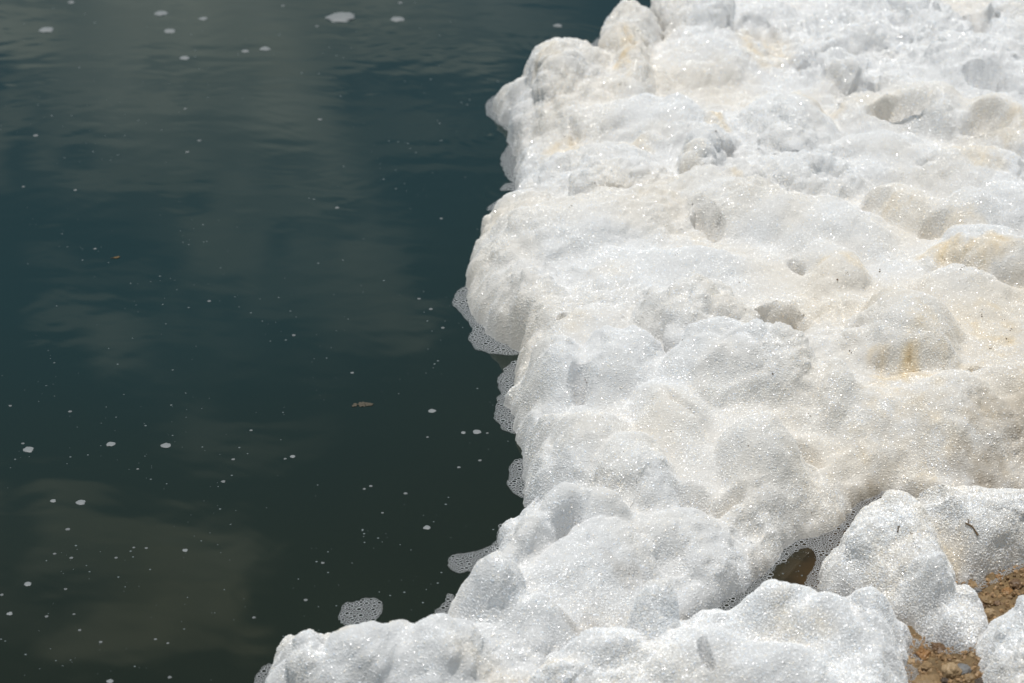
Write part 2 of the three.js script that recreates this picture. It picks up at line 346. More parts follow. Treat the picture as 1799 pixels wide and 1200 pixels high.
  const count = Math.round(bubbles), wet = Math.round(count * 0.1), fine = new THREE.InstancedMesh(bubbleShape, bubbleMaterial, count - wet), glossy = new THREE.InstancedMesh(bubbleShape, wetMaterial, wet), M = new THREE.Matrix4(), rot = new THREE.Quaternion(), eul = new THREE.Euler(), col = new THREE.Color(), UP = new THREE.Vector3(0, 1, 0), NV = new THREE.Vector3(), tilt = new THREE.Quaternion();
  for (let n = 0; n < count; n++) {
    const want = r() * total, patch = r();
    let lo = 0, hi = areas.length - 1;
    while (lo < hi) { const m = (lo + hi) >> 1; if (areas[m] < want) lo = m + 1; else hi = m; }
    const t = tri[lo];
    let u = r(), v = r(); if (u + v > 1) { u = 1 - u; v = 1 - v; }
    V(A, idx[t]); V(B, idx[t + 1]); V(C, idx[t + 2]);
    if (sstep(fbm(A.x * 9, A.y * 9, A.z * 9, 3), -0.3, 0.35) * 0.75 + 0.3 < patch) { n--; continue; }
    A.multiplyScalar(1 - u - v).addScaledVector(B, u).addScaledVector(C, v);
    const shiny = n >= count - wet, im = shiny ? glossy : fine, at_ = shiny ? n - count + wet : n, q = idx[t];
    const R = (shiny ? 0.0009 + 0.0009 * r() ** 2 : 0.0006 + 0.001 * r() ** 2.5) * lerp(1, 1.4, sstep(-A.z, 3.6, 5.5));
    rot.setFromUnitVectors(UP, NV.set(nrm[q * 3], nrm[q * 3 + 1], nrm[q * 3 + 2]).normalize()).multiply(tilt.setFromEuler(eul.set((r() - 0.5) * 0.5, r() * 6.3, (r() - 0.5) * 0.5)));
    M.compose(new THREE.Vector3(A.x - centre.x + nrm[q * 3] * R * 0.05, A.y + nrm[q * 3 + 1] * R * 0.05, A.z - centre.z + nrm[q * 3 + 2] * R * 0.05), rot, new THREE.Vector3(R, R * 0.55, R));
    im.setMatrixAt(at_, M);
    const h = r(), tone = 0.95 + 0.08 * r(), q3 = idx[t] * 3;
    const hue = h < 0.12 ? [1, 0.93, 0.82] : h < 0.24 ? [0.88, 0.94, 1.06] : [1, 1, 1];
    im.setColorAt(at_, col.setRGB(Math.min(0.97, color[q3] * tone * hue[0] * 1.09), Math.min(0.97, color[q3 + 1] * tone * hue[1] * 1.09), Math.min(0.97, color[q3 + 2] * tone * hue[2] * 1.09)));
  }
  fine.name = 'surface_bubbles'; glossy.name = 'wet_bubbles';
  for (const im of [fine, glossy]) { im.castShadow = im.receiveShadow = true; im.userData.kind = 'stuff'; root.add(im); }
  return root;
}

const LEFT = [   // the water's edge of the bank, from the front corner to the far point: [px, py, height of what is seen there, width of the slope]
  [440, 1340, 0], [455, 1260, 0.01], [466, 1212, 0.02], [474, 1172, 0.03], [488, 1128, 0.04], [506, 1103, 0.05], [540, 1104, 0.05], [560, 1110, 0.045], [582, 1097, 0.05], [625, 1088, 0.055], [678, 1095, 0.05], [692, 1103, 0.045], [712, 1096, 0.045], [722, 1102, 0.045], [765, 1094, 0.045],
  [783, 1082, 0.02], [784, 1050, 0.03], [791, 1012, 0.045], [812, 988, 0.06], [850, 968, 0.07], [868, 962, 0.055], [877, 932, 0.03], [881, 902, 0.045], [898, 884, 0.06], [916, 868, 0.07], [935, 866, 0.06], [916, 850, 0.02], [911, 820, 0], [911, 780, 0], [905, 762, 0], [897, 738, 0], [890, 715, 0.015], [893, 690, 0.02],
  [902, 672, 0.02], [905, 655, 0.01], [905, 636, 0], [908, 622, 0], [880, 606, 0], [852, 586, 0], [832, 556, 0], [819, 524, 0], [818, 492, 0.02], [823, 455, 0.035], [826, 434, 0.035], [838, 408, 0.035], [855, 392, 0.03], [854, 376, 0.03], [868, 364, 0.03], [882, 352, 0.03], [905, 328, 0.03], [906, 305, 0.02], [908, 282, 0.01], [902, 264, 0], [896, 246, 0],
  [905, 236, 0], [892, 224, 0], [872, 208, 0], [862, 190, 0.01], [868, 168, 0.03], [884, 144, 0.05], [883, 126, 0.07], [904, 107, 0.085], [925, 107, 0.085], [942, 113, 0.08], [945, 98, 0.095], [951, 84, 0.105], [984, 62, 0.12], [1006, 66, 0.12], [1020, 84, 0.105], [1037, 92, 0.09], [1050, 84, 0.06], [1056, 70, 0.04], [1058, 50, 0.05], [1062, 22, 0.09], [1066, 6, 0.12], [1080, -8, 0.13],
  [1100, -4, 0.13], [1112, 64, 0.03], [1126, 80, 0.03], [1140, 56, 0.04], [1148, -5, 0.12], [1170, -50, 0.1], [1320, -130, 0.1], [1700, -170, 0.1], [2010, -150, 0.1],
];
const LOW = [    // its inland foot, which thins out towards the crease in front of the other mounds
  [2010, 940, 0, 0.2], [1900, 900, 0, 0.22], [1799, 885, 0, 0.22], [1700, 905, 0, 0.2], [1610, 888, 0, 0.18], [1550, 872, 0, 0.18], [1505, 895, 0, 0.2], [1468, 930, 0, 0.2], [1420, 954, 0, 0.22], [1376, 973, 0, 0.22], [1342, 1006, 0, 0.22], [1275, 1056, 0, 0.22], [1210, 1104, 0, 0.2], [1150, 1140, 0, 0.18], [1070, 1170, 0, 0.16], [1010, 1200, 0, 0.14], [965, 1240, 0, 0.12], [930, 1300, 0, 0.1], [900, 1380, 0, 0.08],
];
const bank = foamBody({
  name: 'foam_bank', label: 'huge bank of white froth spread from the top of the picture along the dark water', category: 'foam bank',
  outline: [...LEFT, ...LOW], level: 0.115, stepX: 0.0036, stepZ: 0.0042, bubbles: 380000, seed: 101,
  lumps: [
    [906, 158, 50, 52, 0.05], [990, 138, 92, 88, 0.072], [1040, 150, 70, 50, 0.04], [1094, 84, 60, 110, 0.088], [1215, 42, 76, 56, 0.085], [1130, 128, 70, 40, 0.03], [1235, 100, 110, 44, 0.045], [1330, 40, 90, 30, 0.03], [1510, 62, 90, 40, 0.055], [1600, 50, 90, 52, 0.055, -0.15], [1775, 60, 66, 44, 0.05], [1800, -20, 80, 40, 0.05], [1440, 130, 40, 26, 0.02],
    [1490, 140, 70, 30, 0.05], [1580, 165, 100, 40, 0.045], [1700, 130, 110, 48, 0.06], [1385, 232, 105, 54, 0.065], [1100, 205, 100, 34, 0.04], [1010, 185, 80, 30, 0.03], [1190, 235, 100, 44, 0.045], [1050, 290, 110, 36, 0.035, 0.1], [1230, 285, 52, 42, 0.045], [1530, 212, 70, 34, 0.045], [1620, 215, 110, 38, 0.06, 0.1], [1745, 240, 90, 44, 0.055], [1560, 285, 130, 36, 0.045], [1710, 310, 110, 34, 0.045],
    [1390, 320, 130, 36, 0.045], [1240, 350, 100, 36, 0.035], [960, 400, 130, 60, 0.04], [1110, 375, 140, 40, 0.03], [1330, 385, 130, 42, 0.05], [1460, 410, 110, 46, 0.04], [1600, 375, 66, 28, 0.045], [1690, 395, 90, 34, 0.055], [1740, 455, 110, 34, 0.05], [1790, 380, 70, 40, 0.05], [900, 500, 90, 76, 0.035], [1090, 480, 120, 44, 0.02], [1215, 470, 110, 36, 0.03], [1462, 478, 60, 44, 0.03], [1500, 545, 50, 36, 0.02], [1590, 590, 110, 52, 0.065], [1700, 520, 90, 40, 0.03],
    [1215, 560, 100, 50, 0.05], [1000, 555, 90, 40, 0.02], [980, 632, 76, 50, 0.055], [942, 712, 56, 42, 0.05], [1310, 655, 170, 54, 0.06, 0.05], [1090, 645, 80, 50, 0.05], [1020, 760, 90, 60, 0.05, -0.3], [1110, 800, 70, 60, 0.045], [935, 790, 40, 60, 0.035], [1350, 810, 100, 76, 0.07, 0.25], [1190, 720, 80, 50, 0.03], [1480, 690, 70, 30, 0.04], [1560, 720, 60, 46, 0.02], [1680, 710, 110, 60, 0.04], [1790, 680, 70, 50, 0.04],
    [1010, 890, 100, 44, 0.05], [918, 920, 46, 42, 0.045], [865, 1010, 84, 50, 0.065], [1070, 960, 110, 50, 0.025], [1240, 910, 130, 60, 0.04], [1360, 900, 80, 40, 0.03], [1620, 800, 100, 40, 0.03], [640, 1140, 120, 50, 0.05], [530, 1135, 54, 40, 0.045], [790, 1140, 100, 46, 0.045], [960, 1050, 90, 36, 0.03], [560, 1240, 120, 50, 0.03], [750, 1240, 120, 50, 0.03],
  ],
  pits: [
    [1375, 580, 62, 32, 0.13], [1384, 478, 16, 14, 0.065], [1250, 425, 22, 22, 0.065], [1015, 488, 36, 20, 0.02], [1008, 545, 45, 18, 0.02], [992, 563, 20, 12, 0.07], [1738, 650, 22, 15, 0.1], [1430, 775, 42, 20, 0.05], [1185, 960, 38, 19, 0.05, 0.25], [990, 940, 34, 20, 0.055], [1205, 848, 36, 28, 0.08], [1262, 856, 30, 16, 0.05], [1026, 684, 20, 15, 0.08], [1266, 288, 9, 22, 0.07, 0.3], [1108, 142, 14, 16, 0.04], [1000, 238, 18, 12, 0.03],
    [1330, 82, 30, 20, 0.03], [1460, 45, 50, 24, 0.1], [1430, 122, 44, 22, 0.1, 0.3], [1500, 193, 28, 14, 0.07], [1585, 238, 60, 12, 0.07], [1725, 268, 54, 16, 0.09], [1740, 178, 50, 12, 0.08], [1716, 60, 20, 24, 0.11], [1555, 396, 30, 12, 0.045], [1625, 430, 34, 11, 0.045], [1440, 348, 40, 10, 0.03], [1495, 205, 16, 8, 0.03], [1590, 655, 70, 8, 0.025], [1500, 625, 16, 8, 0.03], [1210, 760, 16, 40, 0.014, -0.5], [1160, 630, 14, 30, 0.02], [1290, 700, 60, 22, 0.02], [1700, 840, 50, 14, 0.02], [1585, 772, 12, 8, 0.02], [1540, 860, 46, 18, 0.05],
    [1300, 250, 10, 16, 0.02], [1440, 230, 20, 10, 0.02], [1640, 325, 30, 8, 0.025], [1035, 985, 16, 14, 0.015], [1042, 880, 50, 14, 0.02], [1100, 1050, 34, 14, 0.02],
  ],
});
const GROUP = 'separate foam mounds lying on the shore';
const front = foamBody({
  name: 'foam_mound', label: 'long white foam mound at the bottom of the picture, in front of the brown puddle', category: 'foam mound', level: 0.106, stepX: 0.003, stepZ: 0.0036, bubbles: 60000, seed: 202, lumpHeight: 0.09, floor: (x, z) => Math.max(0, groundHeight(x, z)),
  outline: [[860, 1340, 0], [905, 1222, 0.02], [932, 1184, 0.03], [948, 1156, 0.035], [1003, 1136, 0.045], [1066, 1102, 0.055], [1140, 1055, 0.06], [1163, 1041, 0.06], [1184, 1055, 0.05], [1199, 1080, 0.04], [1207, 1108, 0.02], [1246, 1093, 0.035], [1330, 1045, 0.055], [1362, 1025, 0.065], [1395, 1033, 0.065], [1425, 1047, 0.06], [1480, 1040, 0.065], [1530, 1043, 0.065], [1570, 1066, 0.055], [1598, 1098, 0.04], [1606, 1130, 0.02], [1602, 1165, 0.02], [1596, 1205, 0.02], [1590, 1340, 0]],
  lumps: [[1150, 1085, 50, 44, 0.06], [1060, 1140, 90, 44, 0.03], [980, 1190, 70, 44, 0.03], [1385, 1075, 90, 48, 0.055], [1520, 1080, 80, 44, 0.035], [1300, 1100, 90, 40, 0.02], [1450, 1115, 60, 50, 0.045], [1545, 1150, 60, 50, 0.03], [1240, 1160, 120, 50, 0.03], [1380, 1200, 110, 50, 0.03], [1100, 1220, 100, 44, 0.03], [1560, 1230, 70, 40, 0.03]],
  pits: [[1238, 1190, 11, 18, 0.05], [1500, 1125, 16, 30, 0.02, -0.3], [1300, 1130, 20, 12, 0.012], [1080, 1190, 26, 12, 0.015]],
});
const rightMound = foamBody({
  name: 'foam_mound', label: 'white foam mound right of the brown puddle with a thin twig stuck on it', category: 'foam mound', level: 0.1, stepX: 0.003, stepZ: 0.0036, bubbles: 48000, seed: 303, lumpHeight: 0.11, floor: (x, z) => Math.max(0, groundHeight(x, z)),
  outline: [[1420, 1040, 0.01], [1440, 994, 0.02], [1464, 936, 0.045], [1480, 903, 0.06], [1510, 896, 0.06], [1560, 874, 0.07], [1600, 855, 0.08], [1680, 847, 0.08], [1740, 857, 0.08], [1790, 876, 0.07], [1850, 868, 0.07], [2000, 890, 0.05], [2000, 985, 0.03, 0.08], [1880, 975, 0.03, 0.08], [1799, 992, 0.03, 0.09], [1770, 1003, 0.03, 0.1], [1730, 1024, 0.025, 0.12], [1700, 1022, 0.025, 0.12], [1680, 1008, 0.025, 0.1],
    [1674, 1012, 0.03, 0.07], [1690, 1050, 0.035, 0.08], [1714, 1072, 0.03, 0.1], [1736, 1092, 0.022, 0.12], [1747, 1124, 0.02, 0.14], [1724, 1150, 0.02, 0.16], [1690, 1154, 0.02, 0.16], [1650, 1142, 0.015, 0.15], [1612, 1130, 0.012, 0.1], [1585, 1100, 0.01], [1500, 1080, 0.005], [1430, 1060, 0.005]],
  lumps: [[1500, 940, 60, 60, 0.04], [1570, 910, 90, 44, 0.045], [1680, 885, 100, 40, 0.04], [1780, 910, 80, 46, 0.03], [1530, 1000, 70, 44, 0.03], [1630, 1000, 48, 40, 0.055], [1660, 1065, 60, 46, 0.04], [1720, 960, 70, 34, 0.02], [1590, 970, 60, 30, 0.02]],
  pits: [[1770, 968, 14, 8, 0.03], [1690, 935, 40, 18, 0.025], [1655, 912, 40, 10, 0.02], [1600, 1080, 16, 34, 0.03], [1560, 1005, 20, 24, 0.02]],
});
foamBody({
  name: 'foam_mound', label: 'small white foam mound cut by the bottom right corner of the picture', category: 'foam mound', level: 0.085, stepX: 0.003, stepZ: 0.0036, bubbles: 16000, seed: 404, lumpHeight: 0.09, floor: (x, z) => Math.max(0, groundHeight(x, z)),
  outline: [[1712, 1158, 0.03], [1713, 1128, 0.045], [1727, 1106, 0.06], [1746, 1076, 0.07], [1766, 1052, 0.075], [1790, 1045, 0.075], [1830, 1036, 0.075], [2000, 1060, 0.06], [2000, 1340, 0.03], [1760, 1340, 0.02], [1735, 1230, 0.02], [1716, 1185, 0.02]],
  lumps: [[1790, 1090, 60, 50, 0.04], [1760, 1150, 46, 46, 0.035], [1830, 1150, 60, 50, 0.03], [1780, 1220, 60, 44, 0.03], [1890, 1120, 70, 50, 0.03]],
  pits: [[1775, 1170, 14, 14, 0.02]],
});

// ------------------------------------------------------------------ thin rafts of open bubbles at the water's edge
const rimShape = new THREE.TorusGeometry(0.9, 0.11, 4, 11).rotateX(Math.PI / 2);
const raftMaterial = new THREE.MeshPhysicalMaterial({ name: 'bubble_rim', color: new THREE.Color().setRGB(0.58, 0.6, 0.62), roughness: 0.3, ior: 1.5 });
const rounded = (pts, h = 0) => new THREE.CatmullRomCurve3(pts.map(([px, py]) => at(px, py, h)), true, 'centripetal').getPoints(pts.length * 5).slice(0, -1).map((p) => ({ x: p.x, z: p.z, w: 0.05 }));
function raft(pts, seed, big = 1, hole = null, h = 0) {
  const poly = rounded(pts, h), skip = hole && rounded(hole), r = rng(seed), done = [];
  let x0 = 1e9, x1 = -1e9, z0 = 1e9, z1 = -1e9;
  for (const p of poly) { x0 = Math.min(x0, p.x); x1 = Math.max(x1, p.x); z0 = Math.min(z0, p.z); z1 = Math.max(z1, p.z); }
  const cell = 0.006, grid = new Map(), key = (x, z) => Math.floor(x / cell) * 100003 + Math.floor(z / cell);
  const tries = Math.round((x1 - x0) * (z1 - z0) / 1e-6 * 2.6);
  for (let n = 0; n < tries; n++) {
    const x = lerp(x0, x1, r()), z = lerp(z0, z1, r());
    const D = toEdge(poly, x + 0.006 * N(x * 45, 0, z * 45), z + 0.008 * N(x * 45, 5, z * 45))[0];
    if (D < 0.0006 || (skip && toEdge(skip, x, z)[0] > -0.001)) continue;
    let R = Math.min(n < tries * 0.25 ? lerp(0.002, 0.005, r() ** 2) * big : n < tries * 0.6 ? lerp(0.0015, 0.0021, r()) : 0.0011, D + 0.0006), ok = true;
    const gx = Math.floor(x / cell), gz = Math.floor(z / cell);
    for (let a = -1; a <= 1 && ok; a++) for (let b = -1; b <= 1 && ok; b++) for (const o of grid.get((gx + a) * 100003 + gz + b) ?? []) { const d = Math.hypot(o[0] - x, o[1] - z); if (d < (o[2] + R) * 0.86) { const fit = d / 0.86 - o[2]; if (fit > 0.001) R = fit; else { ok = false; break; } } }
    if (!ok || (n >= tries * 0.25 && D > 0.004 && r() < 0.35)) continue;
    const k = key(x, z); if (!grid.has(k)) grid.set(k, []);
    grid.get(k).push([x, z, R]); done.push([x, z, R]);
  }
  const centre = new THREE.Vector3((x0 + x1) / 2, 0, (z0 + z1) / 2), M = new THREE.Matrix4(), parts = [];
  for (const [x, z, R] of done) parts.push(rimShape.clone().applyMatrix4(M.makeScale(R * 1.1, R * 1.1, R * 1.1).setPosition(x - centre.x, R * 0.12 + 0.0006 + (h ? Math.max(0, groundHeight(x, z)) + 0.0015 : 0), z - centre.z)));
  return [mergeGeometries(parts), centre];
}
const fringe = (pts, seed, big, hole, h, owner = bank) => { const [g, c] = raft(pts, seed, big, hole, h); const m = mesh('bubble_fringe', g, raftMaterial, owner); m.position.copy(c).sub(owner.position); m.userData.kind = 'stuff'; };
fringe([[443, 1230], [446, 1192], [457, 1176], [474, 1168], [486, 1200], [480, 1235]], 11);
fringe([[788, 990], [797, 977], [815, 971], [835, 967], [880, 962], [880, 1012], [830, 1008], [806, 1006]], 12, 0.85);
fringe([[760, 1078], [775, 1062], [790, 1045], [810, 1085], [770, 1087]], 13, 0.9);
fringe([[862, 968], [872, 950], [880, 922], [905, 930], [905, 970]], 14);
fringe([[891, 848], [895, 830], [908, 808], [930, 806], [930, 876], [908, 872]], 15);
fringe([[877, 660], [890, 648], [905, 632], [930, 690], [930, 766], [912, 764], [890, 757], [872, 740], [870, 720], [880, 690]], 16);
fringe([[796, 535], [800, 520], [815, 503], [835, 505], [850, 560], [890, 590], [925, 606], [908, 623], [870, 622], [840, 613], [822, 598], [830, 580], [818, 560]], 17);
fringe([[859, 370], [866, 357], [890, 352], [895, 370]], 18);
fringe([[882, 334], [886, 326], [908, 320], [915, 334]], 19);
fringe([[878, 282], [885, 266], [905, 250], [925, 310], [903, 322]], 20);
fringe([[853, 196], [858, 178], [875, 168], [900, 200], [920, 226], [905, 236], [880, 222], [860, 206]], 21);
fringe([[1036, 88], [1042, 74], [1056, 66], [1070, 90]], 22);
fringe([[1190, 1112], [1205, 1070], [1290, 1030], [1345, 990], [1390, 955], [1440, 935], [1480, 915], [1475, 970], [1445, 1010], [1420, 1050], [1330, 1060], [1250, 1100]], 23, 0.85,
  [[1352, 1022], [1362, 998], [1380, 985], [1398, 970], [1420, 963], [1433, 975], [1430, 995], [1416, 1020], [1405, 1060], [1350, 1060]]);
fringe([[1476, 925], [1488, 892], [1520, 862], [1556, 848], [1600, 858], [1590, 895], [1520, 930]], 24, 0.9, null, 0.004);
fringe([[1664, 1000], [1690, 1030], [1728, 1036], [1776, 1014], [1820, 996], [1820, 975], [1740, 990], [1690, 990]], 25, 0.75, null, 0.024, rightMound);
fringe([[1600, 1120], [1640, 1146], [1690, 1160], [1735, 1156], [1756, 1130], [1745, 1105], [1690, 1130]], 26, 0.75, null, 0.02, rightMound);
fringe([[1590, 1110], [1613, 1128], [1614, 1165], [1606, 1215], [1585, 1215]], 27, 0.75, null, 0.018, front);
{
  const [g, c] = raft([[597, 1074], [606, 1062], [630, 1055], [660, 1052.5], [671, 1060], [669, 1072], [660, 1088], [640, 1100], [610, 1100]], 31, 0.88);
  const root = base('bubble_raft', c);
  tag(root, 'flat oval raft of open bubbles floating behind the front left foam edge', 'bubble raft');
  const m = mesh('bubble_rims', g, raftMaterial, root); m.userData.kind = 'stuff';
}

// ------------------------------------------------------------------ foam flecks drifting on the water
const fleckMaterial = new THREE.MeshPhysicalMaterial({ name: 'fleck_foam', color: new THREE.Color().setRGB(0.21, 0.225, 0.23), roughness: 0.5, bumpMap: froth, bumpScale: 0.0004 });
function fleckShape(R, long, seed) {
  const g = new THREE.SphereGeometry(1, 22, 10, 0, Math.PI * 2, 0, Math.PI / 2), p = g.attributes.position;
  for (let i = 0; i < p.count; i++) {
    const x = p.getX(i), y = p.getY(i), z = p.getZ(i), f = 1 + 0.4 * fbm(x * 1.6 + seed * 3.1, 0, z * 1.6 + seed, 2) + 0.14 * N(x * 5 + seed, y * 3, z * 5);
    p.setXYZ(i, x * R * f, y * R * 0.2 + R * 0.05 * N(x * 4, seed, z * 4) * y, z * R * f * long);
  }
  const uv = g.attributes.uv; for (let i = 0; i < p.count; i++) uv.setXY(i, p.getX(i) * 4, p.getZ(i) * 4);
  g.computeVertexNormals();
  return g;
}
const named = [   // [px, py, half width in px, label]
  [81, 53, 14, 'broad oval foam fleck nearest the top left corner'], [283, 24, 12, 'oval foam fleck at the top, above the round one left of centre'], [298, 55, 11, 'rounded foam fleck directly below another near the top'], [357, 33, 8, 'thin foam fleck at the top, right of a pair of larger flecks'], [324, 102, 9, 'bent foam fleck below the top group of flecks'],
  [431, 90, 7, 'small foam fleck just left of the brightest round fleck'], [466, 86, 10, 'bright round foam fleck near the top, beside a smaller one'], [600, 31, 28, 'long ragged foam fleck at the top, largest of the drifting flecks'], [698, 34, 13, 'domed foam fleck right of the long ragged fleck'], [980, 45, 8, 'foam fleck close to the far pointed end of the foam bank'],
  [50, 790, 10, 'flat oval foam fleck low at the left edge of the picture'], [195, 780, 8, 'left one of two flat foam flecks side by side in the lower left water'], [291, 783, 9, 'right one of two flat foam flecks side by side in the lower left water'], [142, 883, 9, 'flat round foam fleck in the lower left with a tiny companion at its left'], [93, 880, 5.5, 'tiny companion fleck left of a flat round foam fleck'],
  [759, 722, 7, 'ragged foam fleck right of the brown scum patch'], [838, 759, 8, 'ragged foam fleck close to the bubble fringe of the foam bank'], [814, 760, 4.5, 'tiny foam fleck left of the ragged fleck near the bank'], [750, 927, 7, 'lone oval foam fleck in the dark water beside the front mounds'], [49, 1026, 7, 'narrow foam fleck in the cloud reflection at the lower left'],
  [17, 1078, 5.5, 'foam fleck at the left edge above a dark patch of water'], [193, 1197, 6, 'foam fleck cut by the bottom edge of the picture'], [125, 4, 6, 'foam fleck cut by the top edge of the picture'], [514, 802, 5, 'small foam fleck with a speck at its left, in the open lower water'], [325, 967, 5, 'round small foam fleck amid the lower cloud reflection'],
];
named.forEach(([px, py, w, label], i) => {
  const c = at(px, py), R = w * 0.92 * metresPerPx(px, py), m = mesh('foam_fleck', fleckShape(R, px === 600 ? 0.85 : 1, i + 1), fleckMaterial);
  m.position.copy(c); m.rotation.y = px === 600 ? 0.25 : 0; tag(m, label, 'foam fleck', 'foam flecks drifting on the water');
});
{
  const small = [[63, 238, 5.5], [562, 210, 5], [557, 46, 4], [497, 10, 4], [703, 5, 5], [592, 365, 4.5], [775, 384, 3.5], [367, 529, 4], [516, 589, 4], [736, 525, 4], [757, 543, 4.5], [778, 576, 4], [619, 655, 4], [856, 761, 3], [751, 768, 3], [40, 779, 3.5], [18, 713, 3.5], [123, 723, 4], [441, 756, 3.5], [119, 930, 5], [392, 846, 5], [501, 806, 3.5], [242, 824, 3], [410, 807, 4], [96, 973, 3.5], [125, 980, 4], [82, 1083, 4], [115, 1035, 3.5], [3, 1045, 4],
    [712, 867, 4.5], [640, 859, 3.5], [651, 854, 4], [806, 821, 4], [843, 809, 4], [672, 901, 3], [567, 989, 4], [537, 1054, 4.5], [446, 1085, 4], [350, 247, 4], [329, 267, 4], [325, 191, 3.5], [132, 334, 4], [41, 328, 3.5], [167, 437, 3.5], [235, 962, 3], [257, 963, 3.5], [204, 980, 3.5], [177, 1128, 4], [273, 1123, 3.5], [298, 1190, 4.5], [295, 1130, 3], [140, 1107, 3.5], [130, 1079, 3]];
  const ORDER = ['first', 'second', 'third', 'fourth', 'fifth', 'sixth', 'seventh', 'eighth', 'ninth', 'tenth', 'eleventh', 'twelfth', 'thirteenth', 'fourteenth', 'fifteenth', 'sixteenth', 'seventeenth', 'eighteenth', 'nineteenth', 'twentieth', 'twenty-first', 'twenty-second', 'twenty-third', 'twenty-fourth', 'twenty-fifth'];
  const shapes = [1, 2, 3, 4].map((s) => fleckShape(1, 1, s + 40)), r = rng(8);
  for (const [px, py, w] of small) {
    const c = at(px, py), R = w * 0.8 * metresPerPx(px, py), m = mesh('foam_fleck', shapes[Math.floor(r() * 4)], fleckMaterial);
    const band = Math.min(4, Math.floor(py / 240)), row = small.filter((o) => Math.min(4, Math.floor(o[1] / 240)) === band).sort((a, b) => a[0] - b[0]), rank = row.findIndex((o) => o[0] === px && o[1] === py);
    m.position.copy(c); m.scale.setScalar(R); m.rotation.y = r() * 6;
    tag(m, `tiny foam fleck, ${ORDER[rank]} from left among tiny ones in the ${['top', 'upper', 'middle', 'lower', 'bottom'][band]} fifth`, 'foam fleck', 'tiny foam flecks on the open water');
  }
  // specks too small to count
  const n = 620, im = new THREE.InstancedMesh(shapes[0], new THREE.MeshPhysicalMaterial({ name: 'speck_foam', color: new THREE.Color().setRGB(0.14, 0.165, 0.17), roughness: 0.35, ior: 1.4 }), n), M = new THREE.Matrix4(), q = new THREE.Quaternion();
  for (let i = 0; i < n; i++) {
    let px, py; if (i < 40) { px = 1350 + r() * 90; py = 960 + r() * 80; } else do { px = r() * 900; py = r() ** 0.9 * 1200; } while (fbm(px / 160, 3, py / 110, 2) < r() * 0.5 - 0.22);
    const c = at(px, py), R = (0.6 + 1.5 * r() ** 3) * metresPerPx(px, py);
    im.setMatrixAt(i, M.compose(c, q, new THREE.Vector3(R, R, R)));
  }
  im.name = 'foam_specks'; im.receiveShadow = true; scene.add(im);
  tag(im, 'scattered pinhead bubbles and specks of froth all over the dark water', 'specks', null, 'stuff');
}

// ------------------------------------------------------------------ pebbles and crumbs on the sand, debris
function stoneShape(seed, jag = 0.25) {
  const g = new THREE.IcosahedronGeometry(1, 4), p = g.attributes.position;
  for (let i = 0; i < p.count; i++) { const x = p.getX(i), y = p.getY(i), z = p.getZ(i), f = 1 + jag * fbm(x * 1.1 + seed * 5, y * 1.1, z * 1.1, 2) * 1.6 + jag * 0.35 * N(x * 4, y * 4 + seed, z * 4) + jag * 0.12 * N(x * 11, y * 11 + seed, z * 11); p.setXYZ(i, x * f, y * f, z * f); }
  g.deleteAttribute('normal'); g.deleteAttribute('uv');
  const s = new THREE.BufferGeometry().setAttribute('position', p); s.computeVertexNormals();
  const c = new Float32Array(p.count * 3); for (let i = 0; i < p.count; i++) { const t = 0.85 + 0.5 * fbm(p.getX(i) * 3 + seed, p.getY(i) * 3, p.getZ(i) * 3, 3); c.set([t, t, t], i * 3); }
  s.setAttribute('color', new THREE.BufferAttribute(c, 3));
  return s;
}
const stoneMats = { cream: [0.4, 0.28, 0.155], tan: [0.29, 0.19, 0.092], orange: [0.33, 0.17, 0.06], brown: [0.15, 0.085, 0.04], grey: [0.19, 0.19, 0.19], dark: [0.07, 0.05, 0.035] };
for (const k in stoneMats) stoneMats[k] = new THREE.MeshPhysicalMaterial({ name: `${k}_stone`, color: new THREE.Color().setRGB(...stoneMats[k]), vertexColors: true, roughness: 0.55 });
